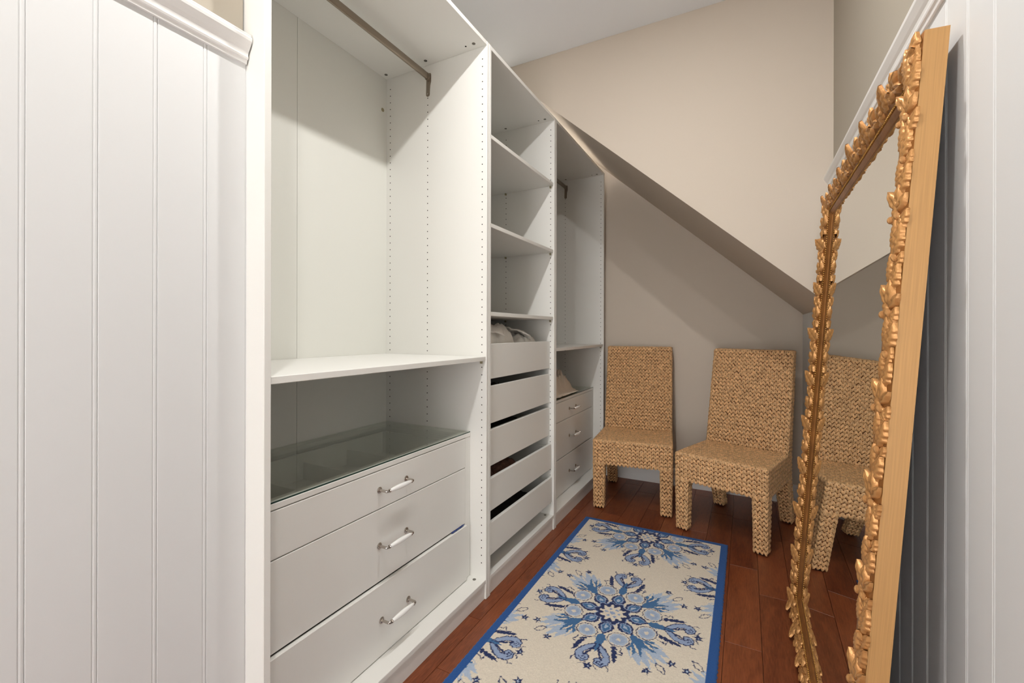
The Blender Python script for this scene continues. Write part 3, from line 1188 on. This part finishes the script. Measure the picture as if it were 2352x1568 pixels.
def hexa(name, mat_, parent, bot, top, bevel=0.012):
    """eight-cornered body from two quads of points, edges rounded"""
    m = MB()
    m.add(list(bot) + list(top), [(3, 2, 1, 0), (4, 5, 6, 7), (0, 1, 5, 4), (1, 2, 6, 5), (2, 3, 7, 6), (3, 0, 4, 7)])
    me = m.mesh(name, None)
    bm = bmesh.new()
    bm.from_mesh(me)
    bmesh.ops.bevel(bm, geom=list(bm.edges), offset=bevel, segments=2, affect='EDGES', profile=0.6)
    bm.to_mesh(me)
    bm.free()
    me.materials.append(MATS[mat_])
    me.shade_smooth()
    o = bpy.data.objects.new(name, me)
    return link(o, parent)


def make_chair(loc, rz, label):
    root = empty('woven_chair', loc, (0, 0, rz))
    tag(root, label, 'chair', 'woven seagrass dining chairs')
    wv = Weave()
    LG = 0.066
    hw, hwb = 0.238, 0.226        # half widths at front and back of the seat
    y0, yj, y2 = -0.034, 0.378, 0.458   # front face, front of the backrest, rear of the seat
    zs, za = 0.440, 0.285
    ztop = 1.020
    lean = 0.125
    # seat
    bot = [(-hw, y0, za), (hw, y0, za), (hwb, y2, za), (-hwb, y2, za)]
    top = [(x, y, zs) for x, y, z in bot]
    sh = 0.004

    def inn(p, c, k=sh):
        return p
    hexa('seat', 'strand_base', root, bot, top, 0.014)
    # backrest
    t0, t1 = y2 - yj, 0.056
    bb = [(-hwb, yj, zs - 0.03), (hwb, yj, zs - 0.03), (hwb, y2, zs - 0.03), (-hwb, y2, zs - 0.03)]
    wt = 0.224
    bt = [(-wt, yj + lean, ztop), (wt, yj + lean, ztop), (wt, yj + lean + t1, ztop), (-wt, yj + lean + t1, ztop)]
    hexa('backrest', 'strand_base', root, bb, bt, 0.016)
    # legs
    legs = []
    for sx in (-1, 1):
        x = sx * (hw - LG / 2)
        q = LG / 2
        qb = q * 0.86
        tp = [(x - q, y0, za + 0.01), (x + q, y0, za + 0.01), (x + q, y0 + LG, za + 0.01), (x - q, y0 + LG, za + 0.01)]
        bt_ = [(x - qb, y0 + 0.004, 0.008), (x + qb, y0 + 0.004, 0.008), (x + qb, y0 + LG - 0.006, 0.008), (x - qb, y0 + LG - 0.006, 0.008)]
        lg = hexa('leg', 'strand_base', root, bt_, tp, 0.010)
        legs.append((bt_, tp, 3.0))
        ft = MB().tube((x, y0 + LG / 2, 0.0), (x, y0 + LG / 2, 0.0085), 0.018, 14).mesh('foot_glide', 'foot_dark')
        link(bpy.data.objects.new('foot_glide', ft), lg)
    for sx in (-1, 1):
        x = sx * (hwb - LG / 2)
        q = LG / 2
        qb = q * 0.86
        yt = y2 - LG
        yb_ = 0.496
        tp = [(x - q, yt, za + 0.01), (x + q, yt, za + 0.01), (x + q, y2, za + 0.01), (x - q, y2, za + 0.01)]
        bt_ = [(x - qb, yb_, 0.008), (x + qb, yb_, 0.008), (x + qb, yb_ + LG * 0.9, 0.008), (x - qb, yb_ + LG * 0.9, 0.008)]
        lg = hexa('leg', 'strand_base', root, bt_, tp, 0.010)
        legs.append((bt_, tp, 1.0))
        ft = MB().tube((x, yb_ + LG * 0.45, 0.0), (x, yb_ + LG * 0.45, 0.0085), 0.018, 14).mesh('foot_glide', 'foot_dark')
        link(bpy.data.objects.new('foot_glide', ft), lg)
    # weave on every face in upright columns of paired strands

    def quad(p00, p10, p01, p11, prio, colw=0.0235, row=0.024):
        """p00 lower left, p10 lower right, p01 upper left, p11 upper right seen from outside; handled as slices"""
        p00, p10, p01, p11 = map(Vector, (p00, p10, p01, p11))
        h = ((p01 - p00).length + (p11 - p10).length) / 2
        nr = max(1, round(h / row))
        for r_ in range(nr):
            t = (r_ + 0.5) / nr
            a = p00.lerp(p01, t)
            b = p10.lerp(p11, t)
            uy = ((p01 - p00) + (p11 - p10)).normalized()
            w = (b - a).length
            o = a - uy * (h / nr / 2)
            ux = (b - a).normalized()
            wv.face(o, ux, uy, w, h / nr, prio, colw, row)

    for bt_, tp, pr in legs:
        for i in range(4):
            j = (i + 1) % 4
            quad(bt_[i], bt_[j], tp[i], tp[j], pr if i == 0 else 0.5, 0.0225, 0.0235)
    # apron
    for i in range(4):
        j = (i + 1) % 4
        quad(bot[i], bot[j], top[i], top[j], 2.0 if i == 0 else (0.6 if i != 2 else 0.1), 0.0240, 0.0225)
    # seat top: columns run front to back
    quad((-hw, y0, zs), (hw, y0, zs), (-hwb, yj, zs), (hwb, yj, zs), 0.4, 0.0235, 0.027)
    # backrest: front, sides, top, rear
    b2 = [(x, y, zs) for x, y, z in bb]
    quad(b2[0], b2[1], bt[0], bt[1], 1.5, 0.0226, 0.0240)
    quad(b2[1], b2[2], bt[1], bt[2], 0.3, 0.0235, 0.0240)
    quad(b2[3], b2[0], bt[3], bt[0], 0.3, 0.0235, 0.0240)
    quad((bb[2][0], bb[2][1], 0.30), (bb[3][0], bb[3][1], 0.30), bt[2], bt[3], 0.0, 0.0235, 0.0240)
    quad(bt[0], bt[1], bt[3], bt[2], 0.3, 0.030, 0.026)
    wv.build(root)
    return root


# chairs are placed by the middle of their front legs
def chair_at(fl, fr, label):
    fl, fr = Vector(fl), Vector(fr)
    c = (fl + fr) / 2
    d = fr - fl
    make_chair((c.x, c.y, 0), math.atan2(d.y, d.x), label)


chair_at((-0.839, 2.818), (-0.430, 2.868), 'woven seagrass dining chair beside the far wardrobe, standing straight')
chair_at((-0.315, 2.737), (0.076, 2.612), 'woven seagrass dining chair turned towards the wardrobes, between the other chair and the gilt mirror')


# ---------------------------------------------------------------- leaning gilt mirror
MW, MH = 1.130, 1.676
LEAN = math.radians(3.95)
MR = empty('leaning_mirror', (0.2012, 1.046, 0.0), (0, LEAN, math.radians(-0.65)))
tag(MR, 'tall gilt-framed mirror with carved leaves leaning against the right beadboard wall', 'mirror')
FP = [(0.0, 0.034), (0.003, 0.0365), (0.010, 0.041), (0.022, 0.0455), (0.034, 0.047), (0.046, 0.0455), (0.056, 0.0410), (0.062, 0.037),
      (0.065, 0.0355), (0.070, 0.0350), (0.073, 0.034), (0.076, 0.031), (0.084, 0.029), (0.085, 0.026)]


def fprof(q):
    for (a, na), (b, nb) in zip(FP, FP[1:]):
        if a <= q <= b:
            return na + (nb - na) * (q - a) / (b - a)
    return FP[-1][1]


def fpt(side, a, q, n):
    if side == 'near':
        return Vector((-n, q, a))
    if side == 'far':
        return Vector((-n, MW - q, a))
    if side == 'bottom':
        return Vector((-n, a, q))
    return Vector((-n, a, MH - q))


for side, name in (('near', 'frame_stile'), ('far', 'frame_stile'), ('bottom', 'frame_rail'), ('top', 'frame_rail')):
    Ln = MH if side in ('near', 'far') else MW
    m = MB()
    vs, fs = [], []
    NS = 2
    for (q, n_) in FP + [(0.085, 0.008), (0.03, 0.008)]:
        for e in (q, Ln - q):
            vs.append(fpt(side, e, q, n_))
    k = len(vs) // 2
    for i in range(k - 1):
        fs.append((2 * i, 2 * i + 1, 2 * i + 3, 2 * i + 2))
    m.add(vs, fs)
    me = m.mesh(name, 'gilt', True)
    o = link(bpy.data.objects.new(name, me), MR)
    # plain outer edge
    m = MB()
    vs = []
    for (q, n_) in ((0, 0), (0, 0.034), (0.0005, 0.0345), (0.012, 0.0345), (0.012, 0)):
        for e in (q, Ln - q):
            vs.append(fpt(side, e, q, n_))
    fs = [(2 * i, 2 * i + 1, (2 * i + 3) % 10, (2 * i + 2) % 10) for i in range(5)]
    m.add(vs, fs)
    link(bpy.data.objects.new('edge_board', m.mesh('edge_board', 'gilt_side')), o)
    # string of beads beside the sight edge
    m = MB()
    na = int((Ln - 0.14) / 0.0085)
    for i in range(na):
        a = 0.068 + (Ln - 0.136) * (i + 0.5) / na
        c = fpt(side, a, 0.0668, 0.0370)
        m.add([c + Vector(d) for d in ((0.0034, 0, 0), (-0.0034, 0, 0), (0, 0.0036, 0), (0, -0.0036, 0), (0, 0, 0.0036), (0, 0, -0.0036))],
              [(0, 2, 4), (2, 1, 4), (1, 3, 4), (3, 0, 4), (2, 0, 5), (1, 2, 5), (3, 1, 5), (0, 3, 5)])
    bo = link(bpy.data.objects.new('bead_moulding', m.mesh('bead_moulding', 'gilt_plain', True)), o)
    bo['kind'] = 'stuff'
m = MB().box((-0.0262, 0.080, 0.080), (-0.0215, MW - 0.080, MH - 0.080))
link(bpy.data.objects.new('mirror_pane', m.mesh('mirror_pane', 'mirror_glass')), MR)
m = MB().box((-0.0072, 0.013, 0.013), (-0.003, MW - 0.013, MH - 0.013))
link(bpy.data.objects.new('backing_board', m.mesh('backing_board', 'dark_back')), MR)


def leaf_mesh(name, L, wd, h, ribs, curl, tip):
    nu, nv = (22, 14) if ribs > 2 else (12, 8)
    vs, fs = [], []
    for i in range(nu + 1):
        t = i / nu
        w = wd * max(0.03, math.sin(math.pi * min(1, 0.08 + 0.92 * t) ** tip)) ** 0.8
        if ribs > 2:
            w *= 0.74 + 0.26 * abs(math.cos(ribs * math.pi * t))
        along = math.sin(math.pi * min(1, 0.14 + 0.78 * t)) ** 0.7
        for j in range(nv + 1):
            v = j / nv * 2 - 1
            # two raised halves folded along a midrib, with slanting side veins
            half = (1 - v * v) ** 0.7 * (1 - 0.62 * math.exp(-(v / 0.20) ** 2))
            vein = 0.20 * math.cos(2 * math.pi * (ribs * t - 0.9 * abs(v))) * (1 - abs(v)) ** 0.4
            z = h * along * (half * 1.15 + vein) + curl * t * t - (0.005 if j in (0, nv) or i == 0 else 0)
            vs.append((v * w, t * L, z))
    for i in range(nu):
        for j in range(nv):
            a = i * (nv + 1) + j
            fs.append((a, a + 1, a + nv + 2, a + nv + 1))
    me = bpy.data.meshes.new(name)
    me.from_pydata(vs, [], fs)
    me.materials.append(MATS['gilt_leaf'])
    me.shade_smooth()
    return me


LEAVES = [leaf_mesh('carved_leaf', 0.070, 0.027, 0.0058, 4, 0.003, 0.8), leaf_mesh('carved_leaf', 0.046, 0.0125, 0.0065, 2, 0.003, 0.9),
          leaf_mesh('carved_leaf', 0.034, 0.0105, 0.0060, 2, 0.002, 1.0), leaf_mesh('carved_leaf', 0.058, 0.020, 0.0060, 3, 0.003, 1.1),
          leaf_mesh('carved_leaf', 0.062, 0.0165, 0.0056, 5, 0.003, 0.8)]
bmesh_tmp = bmesh.new()
bmesh.ops.create_icosphere(bmesh_tmp, subdivisions=2, radius=1)
BERRY = bpy.data.meshes.new('carved_berry')
bmesh_tmp.to_mesh(BERRY)
bmesh_tmp.free()
BERRY.materials.append(MATS['gilt_leaf'])
BERRY.shade_smooth()


def place(me, side, a, q, ang, sc, lift=0.0, name='carved_leaf', ssc=None):
    n0 = fprof(max(0, min(0.11, q)))
    dn = (fprof(min(0.11, q + 0.006)) - fprof(max(0, q - 0.006))) / 0.012
    P = fpt(side, a, q, n0 + lift)
    e_a = (fpt(side, a + 1, q, 0) - fpt(side, a, q, 0)).normalized()
    e_q = (fpt(side, a, q + 1, 0) - fpt(side, a, q, 0)).normalized()
    e_n = Vector((-1, 0, 0))
    tq = (e_q + e_n * dn).normalized()
    nn = (e_n - e_q * dn).normalized()
    Yl = (e_a * math.cos(ang) + tq * math.sin(ang)).normalized()
    Xl = Yl.cross(nn).normalized()
    s = ssc or (sc, sc, sc)
    mt = Matrix(((Xl.x * s[0], Yl.x * s[1], nn.x * s[2], P.x), (Xl.y * s[0], Yl.y * s[1], nn.y * s[2], P.y),
                 (Xl.z * s[0], Yl.z * s[1], nn.z * s[2], P.z), (0, 0, 0, 1)))
    o = bpy.data.objects.new(name, me)
    link(o, MR)
    o.matrix_local = mt


for side in ('near', 'far', 'bottom', 'top'):
    Ln = MH if side in ('near', 'far') else MW
    np_ = round((Ln - 0.06) / 0.178)
    st = (Ln - 0.06) / np_
    sgn = 1 if side in ('near', 'far') else -1
    J = lambda s_: random.uniform(-s_, s_)
    for g in range(np_):
        a0 = 0.03 + st * g + (0 if sgn > 0 else st)
        # broad ribbed leaf wrapping the moulding, a spray of narrow leaves, a second broad leaf, berries on stalks
        if side == 'near':
            spray = ((-0.012, 0.024, -0.42, 4, 1.0, -0.0022), (0.006, 0.034, -0.30, 4, 0.9, -0.0016), (0.030, 0.022, -0.62, 4, 0.82, -0.0018),
                     (0.048, 0.036, -0.15, 4, 0.9, -0.0014), (0.072, 0.020, -0.75, 1, 0.8, -0.0004), (0.076, 0.020, -0.10, 1, 1.0, 0.0),
                     (0.078, 0.022, 0.55, 1, 1.0, 0.0), (0.066, 0.018, -2.6, 2, 0.9, -0.0002), (0.100, 0.026, -0.50, 4, 1.0, -0.0020),
                     (0.120, 0.036, -0.28, 4, 0.9, -0.0015), (0.140, 0.020, -0.55, 4, 0.72, -0.0014))
        else:
            spray = ((-0.006, 0.055, -0.75, 0, 1.0, -0.0005), (0.030, 0.018, 0.55, 3, 0.9, -0.002),
                     (0.080, 0.044, -1.15, 1, 0.85, 0.001), (0.084, 0.044, -0.45, 1, 1.0, 0.0015), (0.086, 0.046, 0.25, 1, 1.0, 0.001),
                     (0.076, 0.044, 2.5, 2, 1.0, 0.001), (0.076, 0.040, -2.3, 2, 1.0, 0.001),
                     (0.118, 0.060, -0.55, 3, 1.05, -0.0005), (0.138, 0.020, 0.35, 2, 1.1, -0.001))
        for (da, q, ang, li, sc, lift) in spray:
            aa = a0 + sgn * da
            an = ang + J(0.10)
            if sgn < 0:
                an = math.pi - an
            place(LEAVES[li], side, min(max(aa, 0.012), Ln - 0.012), q + J(0.002), an, sc * random.uniform(0.94, 1.06), lift)
        if g == np_ - 1:
            for (aa, q, an, li) in ((Ln - 0.066, 0.020, 0.30, 0), (Ln - 0.040, 0.024, -0.35, 3), (0.050, 0.016, 2.9, 3)):
                place(LEAVES[li], side, aa, q, an, 0.8, -0.0005)
        for (da, q, r_) in ((0.062, 0.014, 0.0060), (0.060, 0.040 if side == 'near' else 0.056, 0.0058), (0.164, 0.012 if side == 'near' else 0.050, 0.0058)):
            aa = a0 + sgn * da
            place(BERRY, side, min(max(aa, 0.02), Ln - 0.02), q, 0.5, 1, 0.004, 'carved_berry', (r_, r_ * 1.4, r_))

bpy.context.view_layer.update()
